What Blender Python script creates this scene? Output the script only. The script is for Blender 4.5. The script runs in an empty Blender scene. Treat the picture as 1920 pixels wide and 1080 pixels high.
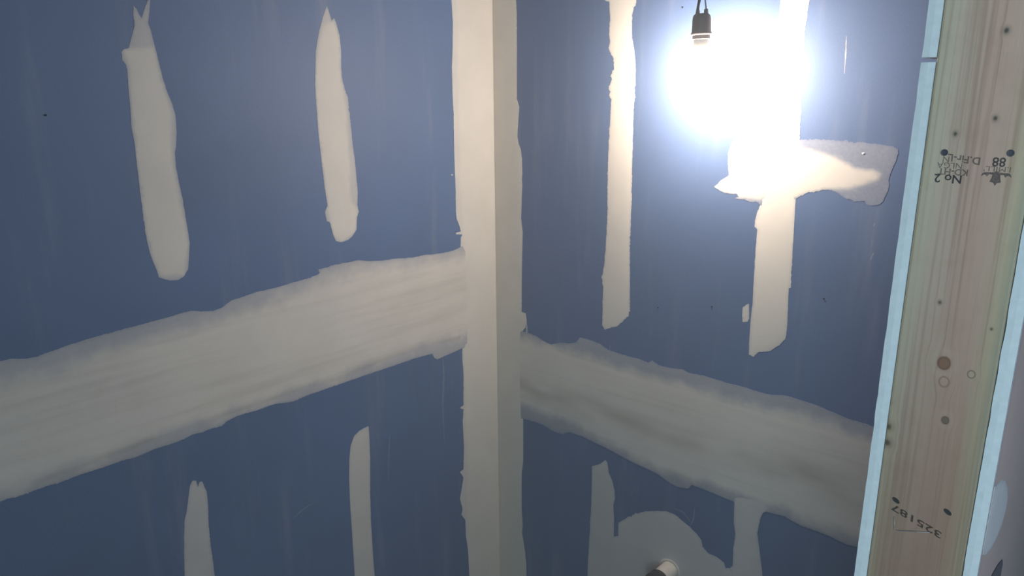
import bpy, bmesh, math, random
import numpy as np
from mathutils import Vector, Matrix, noise
from mathutils.geometry import delaunay_2d_cdt

S = bpy.context.scene
COL = S.collection
# ---------------------------------------------------------------- camera, light, exposure
CAM=(1.4328,-1.5404,1.7876)
CAM_R=(0.748485, 0.663112, -0.007258)
CAM_U=(-0.166195, 0.198165, 0.965976)
CAM_F=(-0.641988, 0.721813, -0.258529)
FOCAL=1381.55
cam = bpy.data.objects.new('camera', bpy.data.cameras.new('camera'))
COL.objects.link(cam)
cam.data.sensor_width = 36.0
cam.data.lens = FOCAL / 1920.0 * 36.0
cam.data.clip_start = 0.01
_m = Matrix((CAM_R, CAM_U, tuple(-c for c in CAM_F))).transposed().to_4x4()
_m.translation = CAM
cam.matrix_world = _m
S.camera = cam
S.view_settings.view_transform = 'Standard'
S.view_settings.look = 'None'
S.view_settings.gamma = 1.0
S.view_settings.use_curve_mapping = False
S.view_settings.exposure = 0.1
S.cycles.use_denoising = True
S.cycles.max_bounces = 8

world = bpy.data.worlds.new('overcast')
S.world = world
world.use_nodes = True
bg = world.node_tree.nodes['Background']
bg.inputs[0].default_value = (0.62, 0.86, 1.0, 1)
bg.inputs[1].default_value = 0.6
# thin scattering air added to stand in for lens glare around the bulb
glare_haze = world.node_tree.nodes.new('ShaderNodeVolumeScatter')
glare_haze.inputs['Density'].default_value = 0.08
world.node_tree.links.new(glare_haze.outputs[0], world.node_tree.nodes['World Output'].inputs['Volume'])

# cool daylight from two assumed, unseen hallway windows, placed to light stud and walls
for nm, loc, rz, en in (('side_assumed_window', (2.72, -1.9, 1.65), 90, 13.0), ('back_assumed_window', (1.95, -2.72, 1.65), 0, 22.0)):
    day = bpy.data.objects.new(nm, bpy.data.lights.new(nm, 'AREA'))
    COL.objects.link(day)
    day.data.shape = 'RECTANGLE'
    day.data.size, day.data.size_y = 0.9, 1.0
    day.data.color = (0.60, 0.86, 1.0)
    day.data.energy = en
    day.location = loc
    day.rotation_euler = (math.radians(90), 0, math.radians(rz))

LAMP_STRENGTH = 600.0
LAMP_COLOR = (1.0, 0.865, 0.755)
PATCHES=[
{'name': 'corner_joint_compound', 'wall': 'left', 'pts': [(0.0, 2.43), (-0.135, 2.43), (-0.1517, 2.0107), (-0.1506, 1.9917), (-0.1492, 1.9534), (-0.1525, 1.895), (-0.1562, 1.8489), (-0.1569, 1.7824), (-0.1551, 1.7282), (-0.156, 1.6802), (-0.1567, 1.6105), (-0.1554, 1.5394), (-0.1558, 1.4744), (-0.1546, 1.4523), (-0.1452, 1.4326), (-0.1397, 1.4148), (-0.1581, 1.4137), (-0.1582, 1.4101), (-0.1338, 1.405), (-0.1402, 1.3984), (-0.1422, 1.3725), (-0.1393, 1.3076), (-0.1453, 1.0745), (-0.1464, 1.0408), (-0.1435, 0.9989), (-0.1469, 0.8999), (-0.1613, 0.8964), (-0.1474, 0.8874), (-0.1519, 0.8508), (-0.1493, 0.7637), (-0.1539, 0.6954), (-0.1685, 0.6927), (-0.1548, 0.6692), (-0.1652, 0.6291), (-0.1717, 0.6051), (-0.1618, 0.5644), (-0.168, 0.5492), (-0.1518, 0.5231), (-0.1513, 0.4673), (-0.1437, 0.4165), (-0.1409, 0.3194), (-0.135, 0.02), (0.0, 0.02)], 'core': [(0.0, 2.43), (-0.135, 2.43), (-0.1343, 1.9478), (-0.1352, 1.8159), (-0.1363, 1.6793), (-0.1373, 1.5376), (-0.1312, 1.4492), (-0.1328, 1.2523), (-0.1387, 1.0139), (-0.1383, 0.7594), (-0.1443, 0.3979), (-0.135, 0.02), (0.0, 0.02)], 'thin': 0.9, 'soft': 0.006, 'base': 0.0003, 'rough': 0.0012, 'edge': 0.97, 'label': 'cream joint compound down the left side of the room corner'},
{'name': 'seam_joint_compound', 'wall': 'left', 'pts': [(0.0047, 1.3844), (-0.0863, 1.375), (-0.1422, 1.3718), (-0.1598, 1.3679), (-0.1902, 1.3654), (-0.2198, 1.3667), (-0.2488, 1.3679), (-0.2676, 1.3711), (-0.291, 1.3715), (-0.3139, 1.3719), (-0.3408, 1.3744), (-0.3757, 1.3791), (-0.4183, 1.381), (-0.4592, 1.3869), (-0.4867, 1.395), (-0.5141, 1.3952), (-0.5522, 1.3956), (-0.5858, 1.3933), (-0.6026, 1.392), (-0.5973, 1.3859), (-0.6036, 1.3808), (-0.6338, 1.3771), (-0.6755, 1.3748), (-0.7158, 1.3719), (-0.7608, 1.3722), (-0.7861, 1.3687), (-0.8167, 1.3665), (-0.8293, 1.3605), (-0.8417, 1.3546), (-0.8594, 1.3529), (-0.8763, 1.355), (-0.9033, 1.363), (-0.9198, 1.3628), (-0.9679, 1.3598), (-1.0187, 1.3576), (-1.0575, 1.3567), (-1.095, 1.3544), (-1.1312, 1.3511), (-1.1577, 1.3472), (-1.1877, 1.3431), (-1.2037, 1.3452), (-1.2229, 1.3506), (-1.2386, 1.3503), (-1.985, 1.345), (-1.985, 1.105), (-1.2785, 1.1018), (-1.2664, 1.1016), (-1.2464, 1.0989), (-1.2166, 1.1006), (-1.1865, 1.0983), (-1.1503, 1.0993), (-1.113, 1.0977), (-1.079, 1.0979), (-1.0441, 1.0953), (-1.0072, 1.0983), (-0.9804, 1.0969), (-0.9583, 1.0974), (-0.9354, 1.1008), (-0.9127, 1.0985), (-0.895, 1.0994), (-0.8714, 1.097), (-0.8585, 1.1036), (-0.8398, 1.1063), (-0.8146, 1.107), (-0.7892, 1.1046), (-0.7629, 1.1052), (-0.7428, 1.105), (-0.716, 1.0992), (-0.6954, 1.0957), (-0.6521, 1.0982), (-0.5768, 1.0981), (-0.4966, 1.098), (-0.3933, 1.0965), (-0.3197, 1.0963), (-0.2619, 1.0916), (-0.2546, 1.0779), (-0.243, 1.0699), (-0.2227, 1.072), (-0.1495, 1.0757), (-0.095, 1.0756), (0.0037, 1.0747)], 'core': [(0.0043, 1.3608), (-0.1087, 1.3404), (-0.2107, 1.3504), (-0.3417, 1.3591), (-0.4523, 1.3688), (-0.516, 1.3707), (-0.5846, 1.3643), (-0.7645, 1.3371), (-0.8322, 1.3349), (-0.8969, 1.3245), (-0.9718, 1.3295), (-1.0472, 1.3276), (-1.1179, 1.3208), (-1.1632, 1.3109), (-1.2445, 1.3133), (-1.985, 1.345), (-1.985, 1.105), (-1.2761, 1.1164), (-1.2403, 1.111), (-1.2139, 1.1182), (-1.1793, 1.117), (-1.1201, 1.1146), (-1.0618, 1.1139), (-1.0302, 1.1219), (-0.9441, 1.1222), (-0.7876, 1.12), (-0.7208, 1.1206), (-0.5754, 1.1151), (-0.4094, 1.1232), (-0.28, 1.1213), (-0.1483, 1.11), (-0.0938, 1.1162), (0.0044, 1.1166)], 'thin': 0.58, 'soft': 0.026, 'base': 0.0006, 'rough': 0.0018, 'tuck': 0.13, 'stain_and_shade': [(-1.2229, 1.1151), (-1.1794, 1.116), (-1.1479, 1.116), (-1.1006, 1.1179), (-1.0614, 1.1172), (-1.0302, 1.1219), (-0.9778, 1.1179), (-0.9441, 1.1222), (-0.7876, 1.12), (-0.7208, 1.1206), (-0.5754, 1.1151), (-0.4094, 1.1232), (-0.28, 1.1213), (-0.1589, 1.1111)], 'stain_and_shade_w': 0.0055, 'label': 'broad sloping band of joint compound on the left wall'},  # narrow dark line paints the shadow of the ridge along the lower edge
{'name': 'screw_joint_compound', 'wall': 'left', 'pts': [(-0.9398, 1.9397), (-0.9352, 1.9334), (-0.931, 1.9233), (-0.9287, 1.9189), (-0.9223, 1.932), (-0.914, 1.9484), (-0.9085, 1.9538), (-0.9128, 1.9327), (-0.9179, 1.9118), (-0.9149, 1.8982), (-0.9117, 1.8753), (-0.9083, 1.8497), (-0.9053, 1.8237), (-0.8994, 1.7925), (-0.8924, 1.7682), (-0.8888, 1.7484), (-0.89, 1.7187), (-0.8948, 1.6889), (-0.8986, 1.6791), (-0.8999, 1.6488), (-0.8975, 1.6178), (-0.8946, 1.5864), (-0.8933, 1.5547), (-0.8919, 1.5226), (-0.8913, 1.5011), (-0.8968, 1.4695), (-0.901, 1.4484), (-0.9106, 1.4366), (-0.9231, 1.4308), (-0.9402, 1.4331), (-0.9524, 1.4393), (-0.9596, 1.4433), (-0.9608, 1.4542), (-0.9658, 1.4736), (-0.9699, 1.4926), (-0.9724, 1.5189), (-0.9732, 1.5498), (-0.9727, 1.5902), (-0.9722, 1.63), (-0.9715, 1.6643), (-0.9702, 1.6982), (-0.9714, 1.7174), (-0.9718, 1.7318), (-0.9702, 1.7507), (-0.969, 1.7695), (-0.9678, 1.8022), (-0.9654, 1.8299), (-0.9674, 1.839), (-0.9719, 1.8458), (-0.9714, 1.8594), (-0.9662, 1.8641), (-0.9576, 1.8667), (-0.9525, 1.8805), (-0.9457, 1.8967), (-0.9421, 1.9059), (-0.9423, 1.9217)], 'core': [(-0.9685, 1.864), (-0.9141, 1.8682), (-0.9105, 1.8402), (-0.904, 1.807), (-0.8987, 1.778), (-0.8974, 1.7487), (-0.9021, 1.7043), (-0.9052, 1.6795), (-0.9046, 1.6441), (-0.9011, 1.5975), (-0.8972, 1.5447), (-0.8951, 1.4963), (-0.9103, 1.4393), (-0.9568, 1.4455), (-0.966, 1.492), (-0.9704, 1.5341), (-0.9698, 1.6297), (-0.9675, 1.7459), (-0.962, 1.8345)], 'thin': 0.72, 'soft': 0.005, 'base': 0.0004, 'rough': 0.0012, 'label': 'long fork-topped compound strip, upper left of the left wall'},
{'name': 'screw_joint_compound', 'wall': 'left', 'pts': [(-0.5292, 1.969), (-0.5251, 1.9595), (-0.5192, 1.939), (-0.5118, 1.9449), (-0.5076, 1.9358), (-0.5011, 1.9109), (-0.4989, 1.8771), (-0.5017, 1.8428), (-0.5013, 1.8197), (-0.4942, 1.7906), (-0.4882, 1.773), (-0.4879, 1.7493), (-0.4855, 1.7133), (-0.4835, 1.6708), (-0.4802, 1.6338), (-0.4782, 1.5901), (-0.4775, 1.5586), (-0.4806, 1.5272), (-0.478, 1.5109), (-0.4843, 1.4989), (-0.4873, 1.4703), (-0.5001, 1.456), (-0.5138, 1.4484), (-0.533, 1.4462), (-0.5477, 1.4504), (-0.554, 1.4641), (-0.5583, 1.4835), (-0.5614, 1.4983), (-0.5692, 1.5006), (-0.5706, 1.5101), (-0.5724, 1.5227), (-0.564, 1.537), (-0.5667, 1.5557), (-0.5684, 1.5862), (-0.5711, 1.6284), (-0.5733, 1.6759), (-0.5746, 1.7167), (-0.5741, 1.7455), (-0.5743, 1.774), (-0.5738, 1.8023), (-0.5702, 1.836), (-0.5653, 1.8749), (-0.5593, 1.8972), (-0.5519, 1.9195), (-0.5415, 1.9447)], 'core': [(-0.5252, 1.9347), (-0.5101, 1.9395), (-0.5016, 1.9053), (-0.5001, 1.8714), (-0.5042, 1.8197), (-0.4998, 1.7848), (-0.4962, 1.7376), (-0.4953, 1.6836), (-0.4963, 1.6227), (-0.4993, 1.5357), (-0.478, 1.5109), (-0.4932, 1.4647), (-0.5328, 1.4481), (-0.5506, 1.4604), (-0.5636, 1.5246), (-0.57, 1.6164), (-0.5748, 1.7225), (-0.5691, 1.8023), (-0.5669, 1.8416), (-0.5525, 1.8975), (-0.5397, 1.9257)], 'thin': 0.78, 'soft': 0.005, 'base': 0.0004, 'rough': 0.0012, 'label': 'pointed compound strip nearest the corner on the upper left wall'},
{'name': 'screw_joint_compound', 'wall': 'left', 'pts': [(-0.9534, 0.9911), (-0.9467, 0.9994), (-0.9395, 0.9963), (-0.9373, 0.9809), (-0.9328, 0.9896), (-0.9275, 0.9893), (-0.9243, 0.9771), (-0.9203, 0.9607), (-0.9208, 0.9319), (-0.9247, 0.8883), (-0.9267, 0.8564), (-0.9264, 0.8231), (-0.9259, 0.796), (-0.9263, 0.7556), (-0.9293, 0.6604), (-0.9994, 0.703), (-0.9897, 0.7908), (-0.9832, 0.8526), (-0.9787, 0.8889), (-0.9738, 0.9185), (-0.9669, 0.9374), (-0.9603, 0.9628)], 'base': 0.0004, 'rough': 0.0012, 'lvl': 0.8, 'label': 'notched compound strip below the band, lower left of the left wall'},
{'name': 'screw_joint_compound', 'wall': 'left', 'pts': [(-0.4883, 0.9577), (-0.488, 0.9261), (-0.4897, 0.866), (-0.4961, 0.7758), (-0.4998, 0.6985), (-0.5, 0.6342), (-0.5001, 0.5688), (-0.4991, 0.5183), (-0.4982, 0.3988), (-0.5612, 0.4371), (-0.5628, 0.5537), (-0.5622, 0.6179), (-0.5615, 0.6811), (-0.5614, 0.7588), (-0.5588, 0.8339), (-0.5535, 0.8917), (-0.5467, 0.9261), (-0.5344, 0.9473), (-0.5171, 0.9556), (-0.5027, 0.9577)], 'base': 0.0004, 'rough': 0.0008, 'lvl': 0.88, 'label': 'slanted-top compound strip below the band near the corner'},
{'name': 'corner_joint_compound', 'wall': 'right', 'pts': [(0.0, 2.43), (0.105, 2.43), (0.0842, 2.0159), (0.0867, 1.9765), (0.0863, 1.9169), (0.0858, 1.8495), (0.0852, 1.7671), (0.0936, 1.7462), (0.0905, 1.7112), (0.0864, 1.6686), (0.091, 1.6473), (0.0987, 1.6333), (0.1033, 1.6048), (0.103, 1.5321), (0.0986, 1.4425), (0.1043, 1.4054), (0.102, 1.344), (0.0995, 1.2422), (0.0992, 1.1704), (0.1154, 1.1696), (0.1183, 1.1501), (0.1132, 1.1248), (0.1009, 1.1116), (0.1067, 1.0332), (0.1038, 0.8371), (0.1035, 0.7757), (0.1032, 0.6954), (0.0965, 0.6478), (0.0959, 0.5276), (0.1, 0.4823), (0.0976, 0.4434), (0.1085, 0.3907), (0.1149, 0.3357), (0.1148, 0.2966), (0.105, 0.02), (0.0, 0.02)], 'base': 0.0003, 'rough': 0.0014, 'edge': 0.95, 'label': 'greyer joint compound down the right side of the room corner'},
{'name': 'seam_joint_compound', 'wall': 'right', 'pts': [(0.0036, 1.0849), (0.0989, 1.1112), (0.1233, 1.1124), (0.1533, 1.1092), (0.1828, 1.0998), (0.2071, 1.0957), (0.2402, 1.1087), (0.2681, 1.1127), (0.2954, 1.1212), (0.3086, 1.1395), (0.3397, 1.1388), (0.3745, 1.1353), (0.4047, 1.1236), (0.4505, 1.1218), (0.4909, 1.122), (0.5226, 1.1189), (0.5338, 1.1274), (0.5534, 1.1194), (0.591, 1.1203), (0.6202, 1.1256), (0.635, 1.1203), (0.6774, 1.123), (0.7324, 1.1205), (0.785, 1.1213), (0.8359, 1.1189), (0.8719, 1.1277), (0.9077, 1.1263), (0.9426, 1.1238), (0.977, 1.1183), (1.0104, 1.113), (1.0373, 1.1121), (1.0636, 1.1112), (1.2385, 1.1075), (1.2385, 0.8318), (1.0631, 0.8261), (1.0358, 0.8219), (1.001, 0.8267), (0.9717, 0.8276), (0.9359, 0.8261), (0.8981, 0.8345), (0.8605, 0.8296), (0.8444, 0.8287), (0.8217, 0.8246), (0.7782, 0.8215), (0.7746, 0.8237), (0.7398, 0.8247), (0.6969, 0.8265), (0.6639, 0.8267), (0.6536, 0.8123), (0.6237, 0.8062), (0.6004, 0.8089), (0.5685, 0.8202), (0.5282, 0.8249), (0.4868, 0.8283), (0.4443, 0.8349), (0.4006, 0.8416), (0.3559, 0.8454), (0.3192, 0.8497), (0.277, 0.8485), (0.2532, 0.8343), (0.224, 0.8317), (0.1842, 0.8403), (0.1434, 0.8405), (0.1017, 0.8364), (0.0058, 0.8162)], 'core': [(0.0031, 1.0594), (0.1232, 1.0945), (0.2119, 1.092), (0.2591, 1.0935), (0.332, 1.089), (0.4186, 1.0858), (0.4925, 1.0837), (0.5627, 1.086), (0.6514, 1.087), (0.735, 1.084), (0.8386, 1.087), (0.9163, 1.0971), (0.9858, 1.0868), (1.0619, 1.0804), (1.2385, 1.0777), (1.2385, 0.85), (1.0613, 0.8431), (0.9701, 0.8439), (0.8966, 0.8512), (0.8592, 0.8446), (0.8201, 0.8452), (0.773, 0.8448), (0.6957, 0.8446), (0.6218, 0.8396), (0.5755, 0.838), (0.4945, 0.8443), (0.4001, 0.8599), (0.3094, 0.8752), (0.2137, 0.8831), (0.1019, 0.8798), (0.0064, 0.852)], 'thin': 0.45, 'soft': 0.02, 'base': 0.0006, 'rough': 0.0016, 'tuck': 0.1, 'stain_and_shade': [(0.0918, 0.9539), (0.1837, 0.9369), (0.3079, 0.9476), (0.4403, 0.9472), (0.5705, 0.9346), (0.6751, 0.9394), (0.7789, 0.9462), (0.8508, 0.9438), (0.9108, 0.9652), (0.999, 0.958)], 'label': 'broad stained band of joint compound on the right wall'},
{'name': 'screw_joint_compound', 'wall': 'right', 'pts': [(0.3594, 2.31), (0.3614, 1.9939), (0.3767, 1.9898), (0.3801, 1.9569), (0.3791, 1.9151), (0.382, 1.8969), (0.3778, 1.8849), (0.3859, 1.8724), (0.3925, 1.857), (0.3954, 1.8386), (0.3861, 1.8203), (0.3902, 1.811), (0.3807, 1.7956), (0.3873, 1.7831), (0.3836, 1.7768), (0.3894, 1.7643), (0.389, 1.7296), (0.3866, 1.6849), (0.3847, 1.62), (0.3852, 1.554), (0.3873, 1.4869), (0.3864, 1.439), (0.384, 1.3832), (0.3809, 1.3476), (0.376, 1.3184), (0.381, 1.2906), (0.3796, 1.2543), (0.3806, 1.2181), (0.3798, 1.1885), (0.3886, 1.1778), (0.3986, 1.1836), (0.4109, 1.1892), (0.4248, 1.1943), (0.443, 1.2125), (0.4585, 1.2278), (0.4633, 1.2486), (0.4611, 1.3044), (0.4589, 1.3594), (0.4567, 1.4137), (0.4571, 1.4608), (0.4568, 1.5269), (0.4557, 1.5918), (0.4546, 1.6556), (0.4542, 1.7182), (0.4547, 1.7614), (0.457, 1.81), (0.4543, 1.8581), (0.4496, 1.882), (0.4428, 1.9059), (0.4414, 1.9412), (0.442, 1.9615), (0.4438, 1.9701), (0.4506, 1.9782), (0.451, 1.9868), (0.4486, 2.31)], 'base': 0.0004, 'rough': 0.0035, 'label': 'ragged-edged compound strip between the corner and the bulb'},
{'name': 'screw_joint_compound', 'wall': 'right', 'pts': [(0.7925, 2.31), (0.7909, 1.9598), (0.7884, 1.8369), (0.7854, 1.6862), (0.785, 1.6079), (0.7855, 1.5449), (0.7819, 1.5446), (0.7774, 1.5267), (0.7738, 1.5117), (0.7738, 1.497), (0.7802, 1.4918), (0.7801, 1.4562), (0.781, 1.4083), (0.7818, 1.3596), (0.7831, 1.3289), (0.7818, 1.2975), (0.7818, 1.266), (0.7825, 1.2344), (0.7837, 1.2026), (0.7947, 1.2), (0.8061, 1.2143), (0.8273, 1.2205), (0.8331, 1.2238), (0.8526, 1.2427), (0.8637, 1.2588), (0.865, 1.2836), (0.8624, 1.3376), (0.8604, 1.3731), (0.8644, 1.3738), (0.8615, 1.4496), (0.8596, 1.5068), (0.8577, 1.5574), (0.8566, 1.6237), (0.8548, 1.6779), (0.8529, 1.71), (0.8516, 1.7523), (0.8494, 1.8044), (0.8472, 1.8556), (0.845, 1.896), (0.8469, 1.9308), (0.8482, 1.9553), (0.8474, 2.31)], 'base': 0.0004, 'rough': 0.0012, 'label': 'compound strip running behind the bulb down towards the band'},
{'name': 'patch_joint_compound', 'wall': 'right', 'pts': [(0.8504, 1.6866), (0.8795, 1.688), (0.91, 1.6887), (0.9398, 1.6872), (0.9747, 1.6858), (1.0067, 1.6835), (1.0308, 1.6807), (1.0412, 1.6763), (1.0431, 1.6678), (1.0409, 1.6561), (1.0371, 1.6424), (1.0332, 1.6285), (1.0319, 1.6167), (1.0341, 1.609), (1.0323, 1.597), (1.0298, 1.5869), (1.0266, 1.5746), (1.0199, 1.568), (1.0052, 1.5642), (0.9973, 1.5669), (0.9927, 1.5735), (0.9814, 1.5715), (0.9738, 1.5698), (0.9675, 1.5743), (0.9597, 1.5736), (0.9513, 1.5781), (0.9428, 1.5835), (0.9281, 1.5896), (0.914, 1.5884), (0.896, 1.5827), (0.8818, 1.5784), (0.8654, 1.5717), (0.857, 1.5656), (0.8272, 1.5618), (0.787, 1.5583), (0.7869, 1.546), (0.7766, 1.545), (0.7785, 1.5497), (0.7599, 1.5502), (0.7455, 1.5534), (0.7215, 1.554), (0.7332, 1.5591), (0.7267, 1.5654), (0.7087, 1.5639), (0.6989, 1.5642), (0.6863, 1.5689), (0.6734, 1.5759), (0.6804, 1.5822), (0.6871, 1.5918), (0.6989, 1.5983), (0.7069, 1.6045), (0.7034, 1.6201), (0.7012, 1.6334), (0.7012, 1.649), (0.7037, 1.6647), (0.7119, 1.6827), (0.7248, 1.6984), (0.7585, 1.71), (0.8005, 1.7153), (0.8476, 1.7164)], 'core': [(0.852, 1.67), (0.8732, 1.6674), (0.9024, 1.663), (0.9272, 1.6571), (0.948, 1.6471), (0.9648, 1.636), (0.9805, 1.633), (1.003, 1.634), (1.015, 1.6273), (1.0124, 1.6172), (0.9875, 1.6034), (0.9652, 1.5956), (0.928, 1.5906), (0.8959, 1.5838), (0.8569, 1.566), (0.7869, 1.5594), (0.7405, 1.5564), (0.7335, 1.5546), (0.7113, 1.5618), (0.684, 1.5664), (0.6684, 1.5755), (0.6819, 1.596), (0.7031, 1.6065), (0.6998, 1.6198), (0.6952, 1.6487), (0.7119, 1.6827), (0.7585, 1.71), (0.8476, 1.7164)], 'thin': 0.3, 'soft': 0.006, 'base': 0.0005, 'rough': 0.0028, 'label': 'sideways smear of compound under the bulb, thin at its right end'},
{'name': 'screw_joint_compound', 'wall': 'right', 'pts': [(0.3578, 0.7698), (0.3845, 0.7858), (0.4018, 0.8041), (0.409, 0.7985), (0.4134, 0.7717), (0.4255, 0.7517), (0.4352, 0.7226), (0.4369, 0.6986), (0.4324, 0.6761), (0.4363, 0.6402), (0.4374, 0.5816), (0.4453, 0.456), (0.4495, 0.3338), (0.3469, 0.2797), (0.3507, 0.4103), (0.3513, 0.4646), (0.3543, 0.5367), (0.3568, 0.59), (0.3585, 0.6679), (0.3585, 0.7435)], 'base': 0.0004, 'rough': 0.0014, 'lvl': 0.8, 'label': 'compound strip below the band left of the pipe'},
{'name': 'pipe_joint_compound', 'wall': 'right', 'pts': [(0.4181, 0.5689), (0.4514, 0.5877), (0.4517, 0.6298), (0.4768, 0.6553), (0.5015, 0.6769), (0.534, 0.6983), (0.5659, 0.7128), (0.5972, 0.724), (0.6206, 0.7242), (0.6443, 0.7145), (0.6637, 0.7072), (0.6832, 0.6962), (0.6989, 0.6838), (0.7037, 0.6666), (0.7192, 0.6543), (0.7447, 0.6544), (0.7631, 0.6476), (0.7676, 0.6344), (0.7915, 0.6442), (0.8026, 0.6359), (0.806, 0.5917), (0.7923, 0.5305), (0.7716, 0.3746), (0.6902, 0.2063), (0.5772, 0.1351), (0.4496, 0.1686), (0.4254, 0.3392)], 'base': 0.0006, 'rough': 0.0018, 'lvl': 0.8, 'label': 'rounded compound patch around the white pipe'},
{'name': 'screw_joint_compound', 'wall': 'right', 'pts': [(0.7769, 0.8391), (0.7802, 0.7676), (0.7863, 0.7408), (0.7842, 0.6952), (0.7861, 0.6508), (0.78, 0.6388), (0.7906, 0.5139), (0.88, 0.5611), (0.862, 0.6569), (0.8509, 0.7106), (0.8454, 0.7373), (0.8399, 0.7639), (0.8434, 0.8013), (0.8483, 0.8211), (0.8611, 0.8369), (0.8607, 0.8647)], 'base': 0.0008, 'rough': 0.0012, 'lvl': 0.8, 'label': 'compound strip below the band right of the pipe'},
{'name': 'dab_joint_compound', 'wall': 'right', 'pts': [(0.7606, 1.311), (0.7694, 1.3189), (0.7743, 1.3211), (0.778, 1.2905), (0.7756, 1.2806), (0.7633, 1.2761), (0.7607, 1.2933)], 'base': 0.0004, 'rough': 0.0008, 'lvl': 0.9, 'label': 'small dab of compound beside the strip under the bulb'},
{'name': 'patch_joint_compound', 'wall': 'entry', 'pts': [(-0.6825, 1.3903), (-0.6437, 1.3715), (-0.6061, 1.3459), (-0.588, 1.3244), (-0.5847, 1.3074), (-0.5985, 1.2964), (-0.633, 1.2942), (-0.6735, 1.3018), (-0.7063, 1.3126), (-0.7298, 1.325), (-0.734, 1.3339), (-0.734, 1.3795), (-0.734, 1.4045)], 'base': 0.0008, 'rough': 0.0006, 'lvl': 1.0, 'label': 'pale elongated compound patch beside the door framing'}]
SCUFFS=[('left', [(-1.1425, 1.3456), (-1.1526, 1.3352), (-1.1632, 1.3221)], 3, 0.9), ('left', [(-0.6625, 0.8175), (-0.6853, 0.8163), (-0.7082, 0.8096), (-0.7265, 0.801)], 2.2, 0.35), ('left', [(-0.4214, 0.9087), (-0.4283, 0.8569), (-0.4356, 0.773)], 3, 0.3), ('left', [(-0.2224, 1.0783), (-0.2208, 1.0222), (-0.2289, 0.9277), (-0.2277, 0.8111)], 7, 0.16), ('left', [(-1.0433, 1.3558), (-1.048, 1.3496)], 3, 0.5), ('left', [(-1.1946, 0.9966), (-1.1782, 1.0337), (-1.158, 1.0468)], 4, 0.1), ('right', [(0.9256, 1.884), (0.9279, 1.8527), (0.9289, 1.8151)], 2.2, 0.75), ('right', [(1.0162, 1.5321), (1.0149, 1.5256)], 4, 0.5), ('right', [(1.016, 1.498), (1.0155, 1.485)], 4, 0.35), ('right', [(1.0209, 1.4728), (1.0165, 1.4581)], 5, 0.55), ('right', [(0.4982, 0.7547), (0.4876, 0.7265)], 3, 0.35), ('right', [(0.6756, 0.7695), (0.6736, 0.7306), (0.6632, 0.7031)], 3, 0.3), ('right', [(0.6119, 0.7409), (0.6427, 0.7409), (0.6745, 0.7156)], 4, 0.2), ('right', [(0.1357, 1.6321), (0.1432, 1.6268)], 4, 0.4), ('right', [(0.109, 1.0832), (0.1192, 1.118), (0.1153, 1.1656)], 5, 0.8), ('right', [(0.4067, 1.1382), (0.4056, 1.123)], 3, 0.6), ('right', [(0.9798, 0.8648), (1.0149, 0.8594)], 3, 0.2)]
BARE_WEDGE=[(-0.5192, 1.2076), (-0.5021, 1.1908), (-0.5047, 1.1856), (-0.502, 1.1708), (-0.4967, 1.1589), (-0.621, 1.2291), (-0.6098, 1.2349), (-0.5632, 1.2238)]
SPECKS=[('left', -1.1083, 1.7536), ('right', 0.6863, 1.2981), ('right', 0.5444, 1.2684), ('right', 0.5711, 1.9619), ('right', 0.9357, 1.363)]
CHIPS=[('left', -0.168, 1.5719), ('right', 0.9807, 1.6646)]
KNOTS=[(0.0438, 1.5224), (0.0682, 1.5168), (0.0524, 1.4633), (0.0031, 1.4222), (0.0323, 1.5833), (0.0784, 1.5655), (0.0524, 1.8357), (0.0544, 1.7604), (0.0245, 1.7457), (0.002, 1.4405), (0.0463, 1.5032)]
NAILS=[(0.0179, 1.7282), (0.0705, 1.7302), (0.0189, 1.3595), (0.0674, 1.3651)]
MARKS={'no2': (0.0239, 1.7043), 'kdht': (0.0273, 1.7108), 'nlga': (0.0238, 1.7166), 'dfir': (0.0349, 1.7231), 'dn': (0.02, 1.7223), 'n88': (0.0628, 1.7222), 'leaf': (0.0623, 1.7126), 'mill': (0.0623, 1.7156), 'num': (0.0406, 1.3439), 'st0': (0.0195, 1.3404), 'st1': (0.0236, 1.3238), 'st2': (0.0548, 1.3359)}
XJ=1.2397;TD=0.0127;YJ=-0.7403;XE=1.3541
SOCKET=(0.6883, -0.13, 1.896)
PIPE=(0.6156, 0.0, 0.5577)

# ---------------------------------------------------------------- helpers
def obj(name, me, mat=None, parent=None, label=None, cat=None, kind=None, group=None):
    o = bpy.data.objects.new(name, me)
    COL.objects.link(o)
    if mat is not None and me is not None:
        for m_ in (mat if isinstance(mat, (list, tuple)) else [mat]):
            me.materials.append(m_)
    if parent is not None:
        o.parent = parent
    for k, v in (('label', label), ('category', cat), ('kind', kind), ('group', group)):
        if v:
            o[k] = v
    return o

def from_bm(name, bm, *a, smooth=False, **k):
    me = bpy.data.meshes.new(name)
    bmesh.ops.recalc_face_normals(bm, faces=bm.faces)
    bm.to_mesh(me)
    bm.free()
    if smooth:
        for p in me.polygons:
            p.use_smooth = True
    return obj(name, me, *a, **k)

def add_box(bm, x0, x1, y0, y1, z0, z1, mi=0, bevel=0.0):
    t = bmesh.new()
    v = [t.verts.new((x, y, z)) for x in (x0, x1) for y in (y0, y1) for z in (z0, z1)]
    for f in ((0, 1, 3, 2), (4, 6, 7, 5), (0, 4, 5, 1), (2, 3, 7, 6), (0, 2, 6, 4), (1, 5, 7, 3)):
        t.faces.new([v[i] for i in f]).material_index = mi
    if bevel:
        bmesh.ops.bevel(t, geom=list(t.edges), offset=bevel, segments=2, affect='EDGES', profile=0.6)
        for f in t.faces:
            f.material_index = mi
    me = bpy.data.meshes.new('tmp')
    t.to_mesh(me); t.free()
    bm.from_mesh(me)
    bpy.data.meshes.remove(me)

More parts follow.
